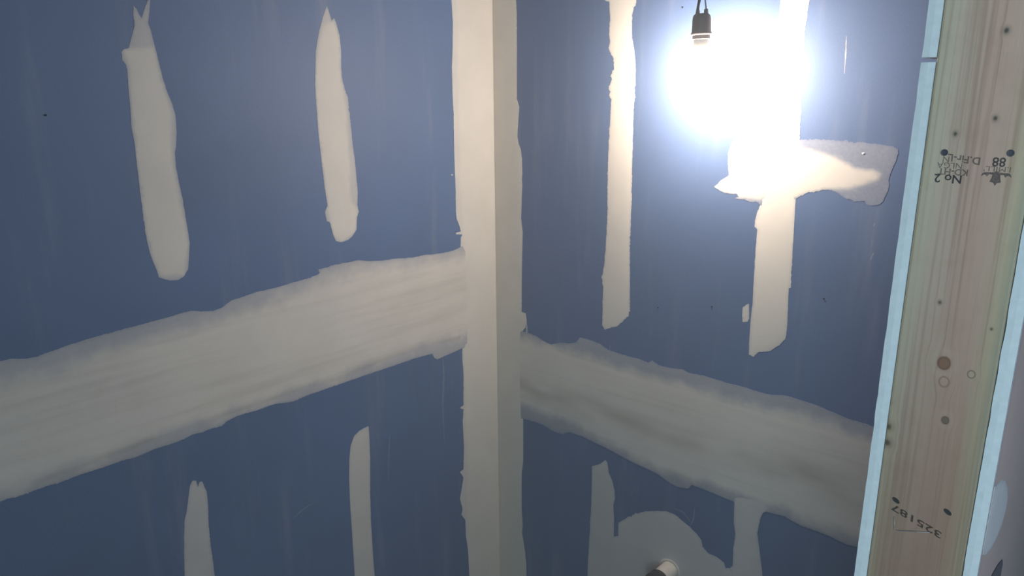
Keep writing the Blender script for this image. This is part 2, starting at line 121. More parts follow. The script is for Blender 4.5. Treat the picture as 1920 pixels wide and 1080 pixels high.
def add_lathe(bm, prof, seg=32, M=Matrix.Identity(4), closed=True):
    rings = []
    for r, z in prof:
        rings.append([bm.verts.new(M @ Vector((r * math.cos(2 * math.pi * i / seg), r * math.sin(2 * math.pi * i / seg), z))) for i in range(seg)])
    for a, b in zip(rings, rings[1:]):
        for i in range(seg):
            bm.faces.new((a[i], a[(i + 1) % seg], b[(i + 1) % seg], b[i]))
    if closed:
        bm.faces.new(rings[0][::-1])
        bm.faces.new(rings[-1])

def add_tube(bm, pts, r, seg=10):
    pts = [Vector(p) for p in pts]
    rings = []
    ref = Vector((0.3, 0.9, 0.1)).normalized()
    for i, p in enumerate(pts):
        t = (pts[min(i + 1, len(pts) - 1)] - pts[max(i - 1, 0)]).normalized()
        a = t.cross(ref).normalized(); b = t.cross(a)
        rings.append([bm.verts.new(p + r * (math.cos(2 * math.pi * k / seg) * a + math.sin(2 * math.pi * k / seg) * b)) for k in range(seg)])
    for a, b in zip(rings, rings[1:]):
        for i in range(seg):
            bm.faces.new((a[i], a[(i + 1) % seg], b[(i + 1) % seg], b[i]))
    bm.faces.new(rings[0][::-1]); bm.faces.new(rings[-1])

class NT:
    def __init__(s, name, rough=0.8, spec=0.3):
        s.mat = bpy.data.materials.new(name)
        s.mat.use_nodes = True
        s.n = s.mat.node_tree.nodes; s.l = s.mat.node_tree.links
        s.b = s.n['Principled BSDF']
        s.b.inputs['Roughness'].default_value = rough
        s.b.inputs['Specular IOR Level'].default_value = spec
    def node(s, t, **k):
        n = s.n.new(t)
        for a, v in k.items():
            setattr(n, a, v)
        return n
    def put(s, sock, v):
        if isinstance(v, bpy.types.NodeSocket):
            s.l.new(v, sock)
        else:
            sock.default_value = v
    def math(s, op, a, b=0.0, c=None, clamp=False):
        n = s.node('ShaderNodeMath', operation=op, use_clamp=clamp)
        s.put(n.inputs[0], a); s.put(n.inputs[1], b)
        if c is not None:
            s.put(n.inputs[2], c)
        return n.outputs[0]
    def vmath(s, op, a, b=(0, 0, 0)):
        n = s.node('ShaderNodeVectorMath', operation=op)
        s.put(n.inputs[0], a); s.put(n.inputs[1], b)
        return n.outputs['Value'] if op in ('LENGTH', 'DISTANCE', 'DOT_PRODUCT') else n.outputs[0]
    def mix(s, f, a, b, mode='MIX'):
        n = s.node('ShaderNodeMix', data_type='RGBA', blend_type=mode)
        s.put(n.inputs[0], f); s.put(n.inputs[6], a); s.put(n.inputs[7], b)
        return n.outputs[2]
    def ramp(s, f, lo, hi, a=0.0, b=1.0):
        n = s.node('ShaderNodeMapRange', interpolation_type='SMOOTHSTEP')
        s.put(n.inputs[0], f); n.inputs[1].default_value = lo; n.inputs[2].default_value = hi
        n.inputs[3].default_value = a; n.inputs[4].default_value = b
        return n.outputs[0]
    def coords(s):
        return s.node('ShaderNodeTexCoord').outputs['Object']
    def noise(s, vec, scale, detail=4.0, rough=0.55):
        n = s.node('ShaderNodeTexNoise')
        s.put(n.inputs['Vector'], vec)
        n.inputs['Scale'].default_value = scale; n.inputs['Detail'].default_value = detail
        n.inputs['Roughness'].default_value = rough
        return n.outputs[0]
    def base(s, v):
        s.put(s.b.inputs['Base Color'], v)
    def bump(s, h, dist=0.001, strength=0.5):
        n = s.node('ShaderNodeBump')
        n.inputs['Distance'].default_value = dist; n.inputs['Strength'].default_value = strength
        s.put(n.inputs['Height'], h)
        s.put(s.b.inputs['Normal'], n.outputs[0])

def rgb(r, g, b):
    f = lambda c: (c / 255 / 12.92) if c <= 10 else (((c / 255) + 0.055) / 1.055) ** 2.4
    return (f(r), f(g), f(b), 1)

BLUE = rgb(86, 107, 142)
MUD = rgb(216, 208, 196)

def plain(name, c, rough=0.7, spec=0.3, metal=0.0, var=0.12, scale=40):
    t = NT(name, rough, spec)
    n = t.noise(t.coords(), scale)
    t.base(t.mix(t.math('MULTIPLY', n, var * 2), c, tuple(x * 0.6 for x in c[:3]) + (1,)))
    t.b.inputs['Metallic'].default_value = metal
    return t.mat

def blue_paper():
    t = NT('blue_board_paper', 0.58, 0.55)
    co = t.coords()
    big = t.noise(co, 2.3, 3)
    fine = t.noise(co, 420, 2)
    # faint vertical roller and dust streaks in the paper, with chalky compound dust in places
    mp = t.node('ShaderNodeMapping'); t.put(mp.inputs[0], co); mp.inputs['Scale'].default_value = (14, 14, 1.6)
    streak = t.noise(mp.outputs[0], 1.0, 5, 0.6)
    c = t.mix(t.ramp(big, 0.3, 0.7), tuple(x * 0.93 for x in BLUE[:3]) + (1,), tuple(x * 1.07 for x in BLUE[:3]) + (1,))
    c = t.mix(t.math('MULTIPLY', t.ramp(fine, 0.35, 0.75), 0.10), c, rgb(150, 158, 180))
    c = t.mix(t.math('MULTIPLY', t.ramp(streak, 0.52, 0.85), 0.16), c, MUD)
    t.base(c)
    t.bump(fine, 0.0002, 0.25)
    return t.mat

def mud_mat(name='joint_compound', MUD=MUD, streak=False):
    t = NT(name, 0.9, 0.15)
    co = t.coords()
    at = t.node('ShaderNodeAttribute', attribute_name='coat').outputs['Fac']
    st = t.node('ShaderNodeAttribute', attribute_name='stain_and_shade').outputs['Fac']
    n1 = t.noise(co, 9, 5, 0.6)
    n2 = t.noise(co, 160, 4, 0.6)
    wob = t.math('MULTIPLY', t.math('SUBTRACT', n1, 0.5), 0.20)
    wob = t.math('ADD', wob, t.math('MULTIPLY', t.math('SUBTRACT', n2, 0.5), 0.30))
    # only thin coats let the blue through unevenly
    wob = t.math('MULTIPLY', wob, t.math('SUBTRACT', 1.15, at))
    cov = t.math('ADD', at, wob, clamp=True)
    m = t.mix(t.ramp(n1, 0.3, 0.7), tuple(x * 0.97 for x in MUD[:3]) + (1,), tuple(x * 1.03 for x in MUD[:3]) + (1,))
    m = t.mix(t.math('MULTIPLY', t.ramp(n2, 0.3, 0.8), 0.05), m, rgb(185, 176, 160))
    if streak:
        mp = t.node('ShaderNodeMapping'); t.put(mp.inputs[0], co); mp.inputs['Scale'].default_value = (2.2, 2.2, 42)
        n3 = t.noise(mp.outputs[0], 1.0, 4, 0.55)
        m = t.mix(t.math('MULTIPLY', t.ramp(n3, 0.42, 0.75), 0.30), m, rgb(172, 164, 150))
        cov = t.math('ADD', cov, t.math('MULTIPLY', t.math('SUBTRACT', n3, 0.5), t.math('MULTIPLY', t.math('SUBTRACT', 1.0, at), 0.7)), clamp=True)
    m = t.mix(t.math('MULTIPLY', st, 0.45), m, rgb(150, 140, 124))  # brownish stain on the right band, painted ridge shadow on the left band
    t.base(t.mix(cov, BLUE, m))
    t.bump(t.math('ADD', t.math('MULTIPLY', n2, 0.5), n1), 0.0012, 0.35)
    return t.mat

def gypsum():
    t = NT('gypsum_core', 0.95, 0.1)
    n = t.noise(t.coords(), 120, 5, 0.65)
    t.base(t.mix(t.ramp(n, 0.3, 0.75), rgb(226, 227, 226), rgb(235, 236, 235)))
    t.bump(n, 0.0005, 0.35)
    return t.mat

def wood(knots=()):
    t = NT('fir_lumber', 0.62, 0.3)
    co = t.coords()
    sp = t.node('ShaderNodeSeparateXYZ'); t.put(sp.inputs[0], co)
    x, z = sp.outputs[0], sp.outputs[2]
    u = x
    masks = []
    for kx, kz, r, dark, kind in knots:
        d = t.vmath('LENGTH', t.vmath('MULTIPLY', t.vmath('SUBTRACT', co, (kx, 0, kz)), (1, 0, 0.82)))
        g = t.ramp(d, r * 0.6, r * 3.4, 1.0, 0.0)
        u = t.math('SUBTRACT', u, t.math('MULTIPLY', g, t.math('MULTIPLY', t.math('SUBTRACT', x, kx), 0.55)))
        masks.append((d, r, dark, kind))
    cv = t.node('ShaderNodeCombineXYZ')
    t.put(cv.inputs[0], u); t.put(cv.inputs[2], t.math('MULTIPLY', z, 0.035))
    low = t.noise(cv.outputs[0], 34, 2, 0.5)
    uu = t.math('ADD', u, t.math('MULTIPLY', t.math('SUBTRACT', low, 0.5), 0.010))
    cv2 = t.node('ShaderNodeCombineXYZ')
    t.put(cv2.inputs[0], uu); t.put(cv2.inputs[2], t.math('MULTIPLY', z, 0.012))
    grain = t.noise(cv2.outputs[0], 165, 2, 0.5)
    fine = t.noise(cv2.outputs[0], 900, 2, 0.6)
    cr = t.node('ShaderNodeValToRGB')
    t.put(cr.inputs[0], t.math('ADD', t.math('DIVIDE', x, 0.089), t.math('MULTIPLY', t.math('SUBTRACT', low, 0.5), 0.22)))
    e = cr.color_ramp.elements
    stops = ((0.0, (198, 180, 150)), (0.12, (210, 188, 162)), (0.28, (212, 182, 158)), (0.52, (210, 166, 146)), (0.74, (212, 174, 150)), (0.88, (208, 184, 150)), (1.0, (174, 162, 136)))
    e[0].position, e[0].color = stops[0][0], rgb(*stops[0][1])
    e[1].position, e[1].color = stops[-1][0], rgb(*stops[-1][1])
    for p, c in stops[1:-1]:
        k = e.new(p); k.color = rgb(*c)
    c = cr.outputs[0]
    c = t.mix(t.math('MULTIPLY', t.ramp(grain, 0.46, 0.70), 0.5), c, rgb(156, 118, 92))
    c = t.mix(t.math('MULTIPLY', t.ramp(fine, 0.45, 0.75), 0.18), c, rgb(225, 208, 176))
    blot = t.noise(co, 26, 3, 0.6)
    c = t.mix(t.math('MULTIPLY', t.ramp(blot, 0.45, 0.75), 0.22), c, rgb(172, 128, 104))
    for d, r, dark, kind in masks:
        if kind == 'ring':
            m = t.math('MULTIPLY', t.ramp(d, r * 0.62, r * 0.85), t.ramp(d, r * 0.85, r * 1.15, 1.0, 0.0))
            c = t.mix(t.math('MULTIPLY', m, 0.75), c, rgb(*dark))
        elif kind == 'spot':
            c = t.mix(t.ramp(d, r * 0.2, r * 2.2, 0.55, 0.0), c, rgb(*[int(v * 1.25) for v in dark]))
            c = t.mix(t.ramp(t.math('ADD', d, t.math('MULTIPLY', fine, r * 0.5)), r * 0.5, r * 1.2, 0.85, 0.0), c, rgb(*[int(v * 0.75) for v in dark]))
        else:
            halo = t.math('MULTIPLY', t.ramp(d, r * 0.9, r * 1.5), t.ramp(d, r * 1.4, r * 2.6, 1.0, 0.0))
            c = t.mix(t.math('MULTIPLY', halo, 0.22), c, rgb(222, 204, 172))
            rim = t.ramp(t.math('ADD', d, t.math('MULTIPLY', fine, r * 0.2)), r * 0.85, r * 1.15, 0.95, 0.0)
            core = tuple(int(v) for v in dark)
            c = t.mix(rim, c, rgb(*[int(v * 0.72) for v in core]))
            c = t.mix(t.ramp(d, r * 0.5, r * 0.85, 0.95, 0.0), c, rgb(*core))
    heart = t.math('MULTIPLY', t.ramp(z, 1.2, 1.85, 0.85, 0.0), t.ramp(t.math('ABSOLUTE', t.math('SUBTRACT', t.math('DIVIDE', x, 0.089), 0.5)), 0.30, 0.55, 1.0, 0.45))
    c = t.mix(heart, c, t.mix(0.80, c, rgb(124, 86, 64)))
    t.base(c)
    t.bump(t.math('ADD', grain, t.math('MULTIPLY', fine, 0.5)), 0.0006, 0.35)
    return t.mat

def ink_mat(name, amount, c=(46, 50, 60)):
    t = NT(name, 0.8, 0.2)
    t.base(rgb(*c))
    n = t.noise(t.coords(), 900, 3, 0.6)
    tr = t.node('ShaderNodeBsdfTransparent')
    mx = t.node('ShaderNodeMixShader')
    t.put(mx.inputs[0], t.math('MULTIPLY', t.ramp(n, 0.30, 0.55, 0.55, 1.0), amount))
    t.l.new(tr.outputs[0], mx.inputs[1]); t.l.new(t.b.outputs[0], mx.inputs[2])
    out = [k for k in t.n if k.type == 'OUTPUT_MATERIAL'][0]
    t.l.new(mx.outputs[0], out.inputs[0])
    return t.mat

M_BLUE = blue_paper(); M_MUD = mud_mat(); M_BAND = mud_mat('joint_compound_band', MUD, True); M_SKIM2 = mud_mat('pale_skim', rgb(238, 222, 220)); M_SKIM = mud_mat('pinkish_skim', rgb(226, 188, 176));  M_GYP = gypsum()
M_FRAME = wood()
M_SUB = plain('subfloor_board', rgb(128, 104, 76), 0.85, scale=25)
M_BLACK = plain('black_rubber', rgb(102, 95, 96), 0.5, 0.4)
M_CORD = plain('black_cord', rgb(30, 30, 33), 0.45, 0.4)
M_WIRE = plain('grey_wire', rgb(120, 122, 128), 0.5, 0.4)
M_PVC = plain('white_pvc', rgb(226, 218, 204), 0.35, 0.45, var=0.05)
M_CAP = plain('dark_coupling', rgb(46, 38, 36), 0.55, 0.4)
M_STEEL = plain('nail_steel', rgb(64, 60, 72), 0.45, 0.5, 0.15)
M_RUST = plain('sunk_nail', rgb(52, 48, 44), 0.7, 0.3, 0.3)
M_STAPLE = plain('staple_wire', rgb(176, 168, 164), 0.32, 0.6, 0.5, var=0.03)
M_COLLAR = plain('bulb_collar', rgb(205, 202, 196), 0.45, 0.4, var=0.03)
M_DARK = plain('dark_speck', rgb(30, 32, 40), 0.9)

def glow():
    t = NT('lit_bulb', 0.4)
    t.base((0.9, 0.9, 0.9, 1))
    t.b.inputs['Emission Color'].default_value = LAMP_COLOR + (1,)
    t.b.inputs['Emission Strength'].default_value = LAMP_STRENGTH
    return t.mat
M_GLOW = glow()

# ---------------------------------------------------------------- joint compound meshes
MAPW = {'left': lambda u, v, h: (h, u, v), 'right': lambda u, v, h: (u, -h, v), 'entry': lambda u, v, h: (XE + h, u, v)}

def resample(p, step):
    p = np.array(p, float); q = np.roll(p, -1, 0); o = []
    for a, b in zip(p, q):
        n = max(1, int(round(np.linalg.norm(b - a) / step)))
        for k in range(n):
            o.append(a + (b - a) * k / n)
    return np.array(o)

def seg_dist(P, poly, closed=True):
    poly = np.array(poly, float)
    A = poly if closed else poly[:-1]
    B = np.roll(poly, -1, 0) if closed else poly[1:]
    best = np.full(len(P), 1e9)
    for a, b in zip(A, B):
        d = b - a
        L2 = max(d @ d, 1e-12)
        t = np.clip(((P - a) @ d) / L2, 0, 1)
        best = np.minimum(best, np.hypot(*(P - a - t[:, None] * d).T))
    return best

def inside(P, poly):
    poly = np.array(poly, float); x, y = P[:, 0], P[:, 1]
    r = np.zeros(len(P), bool)
    for (x0, y0), (x1, y1) in zip(poly, np.roll(poly, -1, 0)):
        if y0 == y1:
            continue
        c = ((y0 > y) != (y1 > y)) & (x < (x1 - x0) * (y - y0) / (y1 - y0) + x0)
        r ^= c
    return r

def sstep(x):
    x = np.clip(x, 0, 1)
    return x * x * (3 - 2 * x)

def fractal_outline(pts, rough, seed):
    p = resample(pts, 0.0024)
    nx = np.roll(p, -1, 0) - np.roll(p, 1, 0)
    nl = np.hypot(nx[:, 0], nx[:, 1]); nl[nl == 0] = 1
    nr = np.stack([-nx[:, 1], nx[:, 0]], 1) / nl[:, None]
    d = np.empty(len(p))
    for i, a in enumerate(p):
        v = Vector((a[0] * 70 + seed * 7.3, a[1] * 70, seed))
        w = Vector((a[0] * 260 + seed * 3.1, a[1] * 260, seed + 5))
        g = 0.5 + max(0.0, noise.noise(Vector((a[0] * 11, a[1] * 11, seed + 9)))) * 2.2
        x = Vector((a[0] * 620 + seed * 1.7, a[1] * 620, seed + 2))
        d[i] = rough * g * (0.6 * noise.noise(v) + 0.8 * noise.noise(w) + 0.55 * noise.noise(x))
    return p + nr * d[:, None]

def mud_mesh(name, wall, pts, base, core=None, thin=0.6, soft=0.01, rough=0.001, lvl=1.0, stain_and_shade=None, seed=0, grid=0.0055, thick=0.0005, edge=0.80, tuck=0.0, stain_and_shade_w=0.034):
    out = fractal_outline(pts, rough, seed)
    lo, hi = out.min(0), out.max(0)
    gx, gy = np.meshgrid(np.arange(lo[0], hi[0], grid), np.arange(lo[1], hi[1], grid))
    rng = np.random.RandomState(seed)
    P = np.stack([gx.ravel(), gy.ravel()], 1) + rng.uniform(-0.3, 0.3, (gx.size, 2)) * grid
    P = P[inside(P, out)]
    if len(P):
        P = P[seg_dist(P, out[::2]) > grid * 0.55]
    n = len(out)
    vs = [Vector(a) for a in out] + [Vector(a) for a in P]
    r = delaunay_2d_cdt(vs, [(i, (i + 1) % n) for i in range(n)], [list(range(n))], 1, 1e-6)
    V = np.array([tuple(v) for v in r[0]]); F = r[2]
    d = seg_dist(V, out)
    coat = lvl * (edge + (1 - edge) * sstep(d / 0.004))
    if core:
        s = seg_dist(V, core) * np.where(inside(V, core), 1, -1)
        wob = np.array([noise.noise(Vector((a[0] * 22, a[1] * 22, seed))) + 0.5 * noise.noise(Vector((a[0] * 80, a[1] * 80, seed))) for a in V]) * soft * 0.6
        coat = coat * (thin + (1 - thin) * sstep((s + wob + soft) / (2 * soft)))
    h = base + thick * coat * sstep(d / 0.014)
    if tuck:      # this coat runs in under the corner coat
        k = sstep((tuck - np.abs(V[:, 0])) / 0.02)
        coat = coat + (1 - coat) * k
        h = h + (0.00015 - h) * k
    mp = MAPW[wall]
    co = [mp(u, v, hh) for (u, v), hh in zip(V.tolist(), h.tolist())]
    faces = [list(f) for f in F]
    # side skirt down to the board
    cnt = {}
    for f in faces:
        for a, b in zip(f, f[1:] + f[:1]):
            cnt[(a, b)] = 1
    low = {}; dup = {}
    sk = []
    for (a, b) in list(cnt):
        if (b, a) not in cnt:
            for k in (a, b):
                if k not in low:
                    low[k] = len(co); co.append(mp(V[k][0], V[k][1], 0.0))
            q0 = len(co); co.append(co[a]); co.append(co[b]); dup[q0] = a; dup[q0 + 1] = b
            sk.append([q0 + 1, q0, low[a], low[b]])
    me = bpy.data.meshes.new(name)
    me.from_pydata(co, [], faces + sk)
    bm = bmesh.new(); bm.from_mesh(me); bmesh.ops.recalc_face_normals(bm, faces=bm.faces); bm.to_mesh(me); bm.free()
    nv = len(co)
    at = me.attributes.new('coat', 'FLOAT', 'POINT')
    cc = np.zeros(nv, np.float32); cc[:len(V)] = coat
    for k, j in low.items():
        cc[j] = coat[k]
    for j, k in dup.items():
        cc[j] = coat[k]
    at.data.foreach_set('value', cc)
    at = me.attributes.new('stain_and_shade', 'FLOAT', 'POINT')
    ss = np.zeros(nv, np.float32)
    if stain_and_shade:
        g = np.exp(-(seg_dist(V, stain_and_shade, False) / stain_and_shade_w) ** 2)
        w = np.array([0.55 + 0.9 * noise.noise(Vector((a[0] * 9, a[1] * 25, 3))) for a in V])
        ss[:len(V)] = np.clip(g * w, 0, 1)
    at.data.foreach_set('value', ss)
    me.polygons.foreach_set('use_smooth', [True] * len(me.polygons))
    # make sure the broad side faces the room
    return me

def ribbon(pts, w, seed):
    p = np.array(pts, float)
    t = np.gradient(p, axis=0)
    t /= np.maximum(np.hypot(t[:, 0], t[:, 1]), 1e-9)[:, None]
    nr = np.stack([-t[:, 1], t[:, 0]], 1)
    k = np.sin(np.linspace(0.25, math.pi - 0.25, len(p)))[:, None] * w / 2
    return np.concatenate([p + nr * k, (p - nr * k)[::-1]])

# ---------------------------------------------------------------- the room shell
H = 2.44
def slab(name, boxes, mat, **k):
    bm = bmesh.new()
    for b in boxes:
        add_box(bm, *b)
    return from_bm(name, bm, mat, **k)

floor = slab('floor', [(-0.1, 2.7, -2.7, 0.1, -0.04, 0.0)], M_SUB, kind='structure')
ceiling = slab('ceiling', [(-0.1, 2.7, -2.7, 0.1, H, H + 0.0127)], M_BLUE, kind='structure')
ceiling.data.materials[0] = plain('ceiling_board', rgb(150, 158, 172), 0.8)

def stud_wall(name, boxes):
    return slab(name, boxes, M_FRAME, kind='structure')
# framing behind the boards: plates and studs at sixteen inches
L_STUDS = [-0.0, -0.528, -0.936, -1.342, -1.748, -1.96]
wall_left = stud_wall('wall_left', [(-0.1017, -0.0127, -2.0, 0.0, 0.0, 0.038), (-0.1017, -0.0127, -2.0, 0.0, H - 0.038, H)] +
                      [(-0.1017, -0.0127, y - 0.019, y + 0.019, 0.038, H - 0.038) for y in L_STUDS])
wall_right = stud_wall('wall_right', [(-0.0127, 2.6, 0.0127, 0.1017, 0.0, 0.038), (-0.0127, 2.6, 0.0127, 0.1017, H - 0.038, H)] +
                       [(x - 0.019, x + 0.019, 0.0127, 0.1017, 0.038, H - 0.038) for x in (0.019, 0.414, 0.818, 1.224, 1.63, 2.036, 2.44)])
wall_entry = stud_wall('wall_entry', [(XJ + TD, XE - TD, YJ, 0.0, 0.0, 0.038), (XJ + TD, XE - TD, YJ, 0.0, H - 0.038, H),
                                      (XJ + TD, XE - TD, -2.0, YJ, 2.09, 2.18)] +
                       [(XJ + TD, XE - TD, y - 0.019, y + 0.019, 0.038, H - 0.038) for y in (-0.40, -0.021)])
wall_front = slab('wall_front', [(0.0, XE, -2.1, -2.0, 0.0, H)], M_BLUE, kind='structure')
wall_hall = slab('wall_hall', [(2.6, 2.7, -2.6, -2.4, 0.0, H), (2.6, 2.7, -1.4, 0.0127, 0.0, H), (2.6, 2.7, -2.4, -1.4, 0.0, 1.1), (2.6, 2.7, -2.4, -1.4, 2.2, H)], M_BLUE, kind='structure')
wall_back = slab('wall_back', [(XE, 1.45, -2.7, -2.6, 0.0, H), (2.45, 2.7, -2.7, -2.6, 0.0, H), (1.45, 2.45, -2.7, -2.6, 0.0, 1.1), (1.45, 2.45, -2.7, -2.6, 2.2, H),
                               (XE - 0.1, XE, -2.7, -2.1, 0.0, H)], M_BLUE, kind='structure')
assumed_window_1 = slab('assumed_window_1', [(2.62, 2.68, -2.4, -2.35, 1.1, 2.2), (2.62, 2.68, -1.45, -1.4, 1.1, 2.2), (2.62, 2.68, -2.35, -1.45, 1.1, 1.15), (2.62, 2.68, -2.35, -1.45, 2.15, 2.2)],
                plain('window_paint', rgb(225, 225, 222), 0.5), kind='structure')  # frame of an unseen window, assumed for the side daylight

assumed_window_2 = slab('assumed_window_2', [(1.45, 1.5, -2.68, -2.62, 1.1, 2.2), (2.4, 2.45, -2.68, -2.62, 1.1, 2.2), (1.5, 2.4, -2.68, -2.62, 1.1, 1.15), (1.5, 2.4, -2.68, -2.62, 2.15, 2.2)],
                assumed_window_1.data.materials[0], kind='structure')  # frame of the second unseen window, assumed for the back daylight

def board(parent, x0, x1, y0, y1, z0, z1, axis, label=None, rough_edge=False):
    """one gypsum board: blue paper on both faces, bare gypsum on the cut edges"""
    bm = bmesh.new()
    if rough_edge:
        nz = int((z1 - z0) / 0.012)
        zs = [z0 + (z1 - z0) * i / nz for i in range(nz + 1)]
        rings = []
        for i, z in enumerate(zs):
            j0 = 0.0011 * noise.noise(Vector((x0 * 50, z * 60, 1))) + 0.0007 * noise.noise(Vector((x0 * 50, z * 200, 2)))
            j1 = 0.0007 * noise.noise(Vector((x1 * 50, z * 60, 3)))
            f0 = 0.0010 * noise.noise(Vector((x0 * 50, z * 45, 4)))
            rings.append([bm.verts.new(c) for c in ((x0 + abs(j0), y0 + f0, z), ((x0 + x1) / 2, y0 + f0 * 0.4 - 0.0004, z), (x1 - abs(j1), y0 + f0, z), (x1, y0 + 0.003, z), (x1, y1, z), (x0, y1, z), (x0, y0 + 0.003, z))])
        n = 7
        for a, b in zip(rings, rings[1:]):
            for i in range(n):
                f = bm.faces.new((a[i], a[(i + 1) % n], b[(i + 1) % n], b[i]))
                f.material_index = 0 if i in (0, 1, 2, 4, 6) else 1
                if i in (2, 6):
                    f.material_index = 0
                if i in (3, 5):
                    f.material_index = 1
        bm.faces.new(rings[0][::-1]); bm.faces.new(rings[-1])
    else:
        add_box(bm, x0, x1, y0, y1, z0, z1)
        bm.normal_update()
        for f in bm.faces:
            if abs(f.normal[axis]) > 0.9:
                f.material_index = 1
    return from_bm('drywall_board', bm, [M_GYP, M_BLUE], parent, label)

# left wall: one lower and one upper board, seam under the wide band
board(wall_left, -0.0127, 0.0, -2.0, 0.0, 0.006, 1.219, 0, 'lower blue drywall board of the left wall')
board(wall_left, -0.0127, 0.0, -2.0, 0.0, 1.2205, H, 0, 'upper blue drywall board of the left wall')
board(wall_right, -0.0127, 2.6, 0.0, 0.0127, 0.006, 0.973, 1, 'lower blue drywall board of the right wall')
board(wall_right, -0.0127, 2.6, 0.0, 0.0127, 0.9745, H, 1, 'upper blue drywall board of the right wall')
SEAM = 1.8129
board(wall_entry, XJ, XJ + TD, YJ, -0.001, 0.006, SEAM - 0.0022, 0, 'pale cut edge of drywall on the left side of the stud', True)
board(wall_entry, XJ, XJ + TD, YJ, -0.001, SEAM + 0.0022, H - 0.001, 0, 'upper drywall edge above the dark gap, left of the stud', True)
board(wall_entry, XE - TD, XE, YJ, -0.001, 0.006, H - 0.001, 0, 'pale cut edge of drywall on the right side of the stud', True)
for x0, x1 in ((XJ, XJ + TD), (XE - TD, XE)):
    board(wall_entry, x0, x1, -2.0, YJ, 2.09, H - 0.001, 0)

# thin pinkish skim over the hallway face of the partition, with a bare wedge low down
bw = BARE_WEDGE
PARENT = {'left': wall_left, 'right': wall_right, 'entry': wall_entry}
for i, d in enumerate(PATCHES):
    me = mud_mesh(d['name'], d['wall'], d['pts'], d['base'], d.get('core'), d.get('thin', 0.6), d.get('soft', 0.01), d['rough'], d.get('lvl', 1.0), d.get('stain_and_shade'), i + 1, edge=d.get('edge', 0.80), tuck=d.get('tuck', 0.0), stain_and_shade_w=d.get('stain_and_shade_w', 0.034))
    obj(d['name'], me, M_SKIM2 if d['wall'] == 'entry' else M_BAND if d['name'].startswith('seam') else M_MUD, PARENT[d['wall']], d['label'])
zs = [p[1] for p in bw]; ys = [p[0] for p in bw]
skim_pts = [(YJ + 0.004, 0.02), (YJ + 0.004, H - 0.02), (-0.01, H - 0.02), (-0.01, max(zs))] + [(-0.01, 0.02)]
skim = mud_mesh('skim_coat', 'entry', skim_pts, 0.0003, None, 0.6, 0.01, 0.0006, 0.92, None, 40, grid=0.02)
obj('skim_coat', skim, M_SKIM, wall_entry, 'thin skim of compound on the hallway side of the partition')
bm = bmesh.new()
vv = [bm.verts.new((XE + 0.0016, y, z)) for y, z in bw]
f = bm.faces.new(vv)
f.normal_update()
from_bm('bare_board_wedge', bm, plain('grey_paper', rgb(112, 98, 104), 0.8), wall_entry, 'dark wedge of bare blue board showing through the skim')

for i, (w, pts, wd, c) in enumerate(SCUFFS):
    rb = ribbon(pts, wd * 0.0013, i)
    me = mud_mesh('scuff_mark', w, rb, 0.0002, None, 0.6, 0.01, 0.0006, c, None, 60 + i, grid=0.006, thick=0.0002)
    obj('scuff_mark', me, M_MUD, PARENT[w])
for lst, mat, nm, r in ((SPECKS, M_DARK, 'dark_speck', 0.0022), (CHIPS, M_COLLAR, 'plaster_chip', 0.003)):
    for w, u, v in lst:
        bm = bmesh.new()
        ring = [bm.verts.new(MAPW[w](u + r * math.cos(a) * (1 + 0.3 * math.sin(3 * a)), v + r * 0.8 * math.sin(a), 0.0012)) for a in [k * math.pi / 5 for k in range(10)]]
        cen = bm.verts.new(MAPW[w](u, v, 0.0022))
        for a, b in zip(ring, ring[1:] + ring[:1]):
            bm.faces.new((a, b, cen))
        bm.faces.new(ring)
        from_bm(nm, bm, mat, PARENT[w])

# ---------------------------------------------------------------- the exposed stud of the door opening
kx = [(0.0066, (150, 104, 78), 'knot'), (0.0036, (96, 84, 66), 'ring'), (0.0040, (120, 106, 84), 'knot'), (0.0040, (78, 68, 46), 'spot'), (0.0020, (92, 82, 64), 'spot'),
      (0.0013, (80, 72, 56), 'spot'), (0.0026, (86, 80, 66), 'spot'), (0.0024, (92, 84, 68), 'spot'), (0.0022, (90, 84, 66), 'spot'), (0.0042, (104, 96, 60), 'spot'), (0.0050, (150, 112, 88), 'ring')]
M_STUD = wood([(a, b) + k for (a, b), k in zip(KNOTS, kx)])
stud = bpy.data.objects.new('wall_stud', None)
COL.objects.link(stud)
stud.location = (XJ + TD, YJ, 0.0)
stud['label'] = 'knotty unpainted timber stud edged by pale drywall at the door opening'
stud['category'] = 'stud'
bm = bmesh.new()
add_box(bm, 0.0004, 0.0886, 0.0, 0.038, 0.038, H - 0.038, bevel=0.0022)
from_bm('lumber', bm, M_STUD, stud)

for i, (x, z) in enumerate(NAILS):
    bm = bmesh.new()
    sunk = i >= 2
    R = Matrix.Translation((x, 0, z)) @ Matrix.Rotation(math.radians(90 if not sunk else 84), 4, 'X') @ (Matrix.Rotation(math.radians(-32), 4, 'Z') @ Matrix.Diagonal((1.35, 0.75, 1, 1)) if sunk else Matrix.Identity(4))
    add_lathe(bm, [(0.0012, -0.01), (0.0012, 0.0), (0.0029, 0.0001), (0.0031, 0.0006), (0.0027, 0.0011), (0.0016, 0.0010), (0.0014, 0.0007)], 20, R)
    from_bm('nail_head', bm, M_RUST if sunk else M_STEEL, stud, 'dark sunken nail head' if sunk else 'bluish nail head', smooth=False)

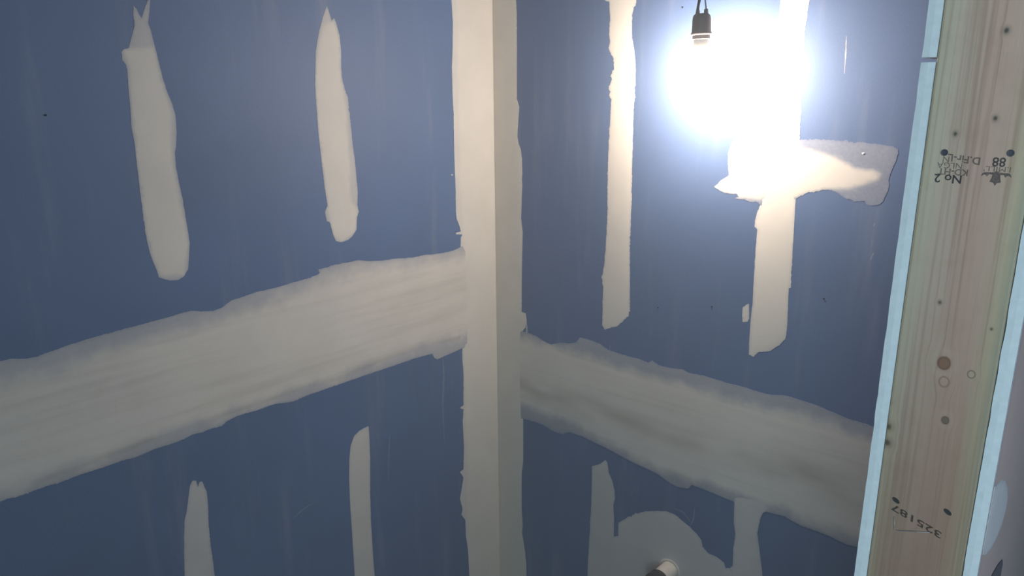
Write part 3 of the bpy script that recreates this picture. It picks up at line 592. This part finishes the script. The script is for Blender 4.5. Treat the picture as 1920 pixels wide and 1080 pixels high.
def text(s, cx, cz, h, mat, name, rot=0.0, shear=0.0, sx=1.0, bold=0.0, label=None):
    cu = bpy.data.curves.new('t', 'FONT')
    cu.body = s; cu.size = h / 0.70; cu.align_x = 'CENTER'; cu.align_y = 'CENTER'
    cu.offset = bold * h
    cu.extrude = 0.0001
    cu.resolution_u = 3
    to = bpy.data.objects.new('t', cu)
    COL.objects.link(to)
    bpy.context.view_layer.update()
    me = bpy.data.meshes.new_from_object(to.evaluated_get(bpy.context.evaluated_depsgraph_get()))
    bpy.data.objects.remove(to); bpy.data.curves.remove(cu)
    c_, s_ = math.cos(rot), math.sin(rot)
    # upside down on a face that looks towards -y
    for v in me.vertices:
        x, y, z = v.co.x * sx, v.co.y, v.co.z
        x, y = x * c_ - y * s_, x * s_ + y * c_
        y += shear * x
        v.co = (cx - x, -0.00025 - z, cz - y)
    me.materials.clear()
    return obj(name, me, mat, stud, label)

INK = ink_mat('stamp_ink', 0.58); INK_F = ink_mat('faint_stamp_ink', 0.28); INK_N = ink_mat('number_ink', 0.45, (52, 40, 36)); INK_M = ink_mat('mill_ink', 0.48)
MK = MARKS
text('No 2', *MK['no2'], 0.0078, INK, 'stamp_grade', bold=0.02)
text('KD-HT', *MK['kdht'], 0.0058, INK_F, 'stamp_drying', bold=0.03)
text('NLGA', *MK['nlga'], 0.0056, INK_F, 'stamp_agency')
text('D.Fir-L', *MK['dfir'], 0.0066, INK_F, 'stamp_species', bold=0.03, shear=-0.09)
text('N', *MK['dn'], 0.0058, INK_F, 'stamp_species')
text('88', *MK['n88'], 0.0082, INK_M, 'stamp_mill', sx=0.92, bold=0.02)
text("I.MILL'", *MK['mill'], 0.0046, INK_F, 'stamp_association', sx=1.25)
text('325187', *MK['num'], 0.0076, INK_N, 'stamp_number', shear=-0.30, sx=1.55, bold=0.02)
# maple leaf, tip pointing down
half = [(0, 400), (60, 310), (180, 290), (150, 210), (120, 80), (230, 70), (290, 150), (330, 95), (390, 90), (480, 140), (440, 60), (400, 20), (300, 15), (100, 10), (30, -25)]
ring = half + [(-a, b) for a, b in half[::-1][:-1]]
r_ = delaunay_2d_cdt([Vector(a) for a in ring], [(k, (k + 1) % len(ring)) for k in range(len(ring))], [list(range(len(ring)))], 1, 1e-6)
bm = bmesh.new()
vv = [bm.verts.new((MK['leaf'][0] + 0.0116 / 460 * a, -0.0003, MK['leaf'][1] - 0.0125 / 400 * b)) for a, b in r_[0]]
for f in r_[2]:
    bm.faces.new([vv[k] for k in f])
from_bm('stamp_leaf', bm, INK, stud, 'leaf shaped ink mark, upside down')
# bent wire staple lying against the face
bm = bmesh.new()
p0, p1, p2 = [(a, -0.0007, b) for a, b in (MK['st0'], MK['st1'], MK['st2'])]
p1 = (MK['st1'][0] - 0.002, -0.0007, MK['st1'][1] + 0.001)
add_tube(bm, [p0, (p1[0] - 0.0002, -0.0008, p1[2] + 0.003), p1, (p1[0] + 0.003, -0.001, p1[2] + 0.0005), ((p1[0] + p2[0]) / 2, -0.0014, (p1[2] + p2[2]) / 2), p2], 0.0004, 8)
from_bm('staple', bm, M_STAPLE, stud, 'thin shiny bent staple', smooth=True)

# ---------------------------------------------------------------- hanging temporary lamp
sx, sy, sz = SOCKET
lamp = bpy.data.objects.new('pendant_lamp', None)
COL.objects.link(lamp)
lamp.location = (sx, sy, sz)
lamp.rotation_euler = (0, math.radians(-2.0), 0)
lamp['label'] = 'lit bare bulb in a black rubber socket hanging from a cord'
lamp['category'] = 'lamp'
bm = bmesh.new()
add_lathe(bm, [(0.006, 0.0365), (0.013, 0.0362), (0.0165, 0.033), (0.0178, 0.028), (0.0184, 0.010), (0.0190, 0.002), (0.0204, 0.0005), (0.0208, -0.002), (0.0200, -0.0042), (0.0176, -0.0045), (0.0174, 0.001)], 40)
add_lathe(bm, [(0.0042, 0.030), (0.0040, 0.042), (0.0034, 0.0445), (0.0030, 0.0445)], 16, Matrix.Translation((-0.0090, 0, 0)))
add_lathe(bm, [(0.0042, 0.030), (0.0040, 0.042), (0.0034, 0.0445), (0.0030, 0.0445)], 16, Matrix.Translation((0.0090, 0, 0)))
from_bm('socket', bm, M_BLACK, lamp, smooth=False)
bm = bmesh.new()
add_lathe(bm, [(0.0150, 0.001), (0.0172, -0.0045), (0.0170, -0.0115), (0.0150, -0.0125)], 40)
from_bm('socket_skirt', bm, M_CAP if False else plain('socket_skirt', rgb(84, 78, 78), 0.5, 0.4), lamp, 'greyish lower skirt of the socket')
bm = bmesh.new()
add_lathe(bm, [(0.0135, -0.008), (0.0147, -0.013), (0.0149, -0.042), (0.0165, -0.048)], 40)
from_bm('bulb_collar', bm, M_COLLAR, lamp, 'white collar of the bulb', smooth=True)
bm = bmesh.new()
prof = [(0.0160, -0.0475)]
for k in range(1, 16):
    a = math.radians(-52 + (142 * k / 15.0))
    prof.append((0.027 * math.cos(a) if k < 15 else 0.0008, -0.068 - 0.027 * math.sin(a)))
add_lathe(bm, prof, 32)
from_bm('bulb_globe', bm, M_GLOW, lamp, smooth=True)
top = H - sz
def bez(a, b, c, d, n=14):
    return [tuple((1 - t) ** 3 * a[i] + 3 * (1 - t) ** 2 * t * b[i] + 3 * (1 - t) * t * t * c[i] + t ** 3 * d[i] for i in range(3)) for t in [k / n for k in range(n + 1)]]
bm = bmesh.new()
add_tube(bm, bez((-0.0090, 0, 0.042), (-0.0095, 0, 0.058), (-0.001, 0, 0.072), (0.001, 0, 0.10)) + bez((0.001, 0, 0.10), (0.006, 0, 0.2), (0.0, 0, 0.3), (0.004, 0, top - 0.002))[1:], 0.0028, 12)
from_bm('cord', bm, M_CORD, lamp, smooth=True)
bm = bmesh.new()
add_tube(bm, bez((0.0090, 0, 0.042), (0.0085, 0, 0.058), (0.004, 0, 0.060), (0.0045, -0.003, 0.10)) + bez((0.0045, -0.003, 0.10), (0.010, -0.004, 0.2), (0.003, 0.004, 0.3), (0.007, -0.004, top - 0.002))[1:], 0.0014, 10)
from_bm('wire', bm, M_WIRE, lamp, 'thin grey second wire', smooth=True)

# ---------------------------------------------------------------- drain pipe stubbed out of the right wall
px, py, pz = PIPE
pipe = bpy.data.objects.new('drain_pipe', None)
COL.objects.link(pipe)
pipe.location = (px, 0.0, pz)
pipe['label'] = 'short white pipe with a dark end coupling sticking out of the patched wall'
pipe['category'] = 'pipe'
RX = Matrix.Rotation(math.radians(90), 4, 'X')
bm = bmesh.new()
add_lathe(bm, [(0.0205, -0.005), (0.0241, -0.005), (0.0241, 0.075), (0.0205, 0.075)], 48, RX, closed=False)
from_bm('pipe_tube', bm, M_PVC, pipe, smooth=False)
bm = bmesh.new()
add_lathe(bm, [(0.0242, 0.053), (0.0272, 0.053), (0.0282, 0.055), (0.0282, 0.059), (0.0272, 0.061), (0.0280, 0.072), (0.0295, 0.074), (0.0295, 0.082), (0.026, 0.085), (0.0, 0.085)], 48, RX, closed=False)
from_bm('coupling', bm, M_CAP, pipe, 'dark rubber coupling on the end')
bm = bmesh.new()
add_lathe(bm, [(0.0243, 0.001), (0.0256, 0.0024), (0.0272, 0.0028), (0.0292, 0.0020), (0.032, 0.0009)], 48, RX, closed=False)
for v in bm.verts:
    v.co += Vector((noise.noise(v.co * 60) * 0.0016, 0, noise.noise(v.co * 60 + Vector((5, 5, 5))) * 0.0016))
from_bm('compound_ridge', bm, plain('dried_compound', MUD, 0.9), pipe, 'raised ring of dried compound', smooth=True)
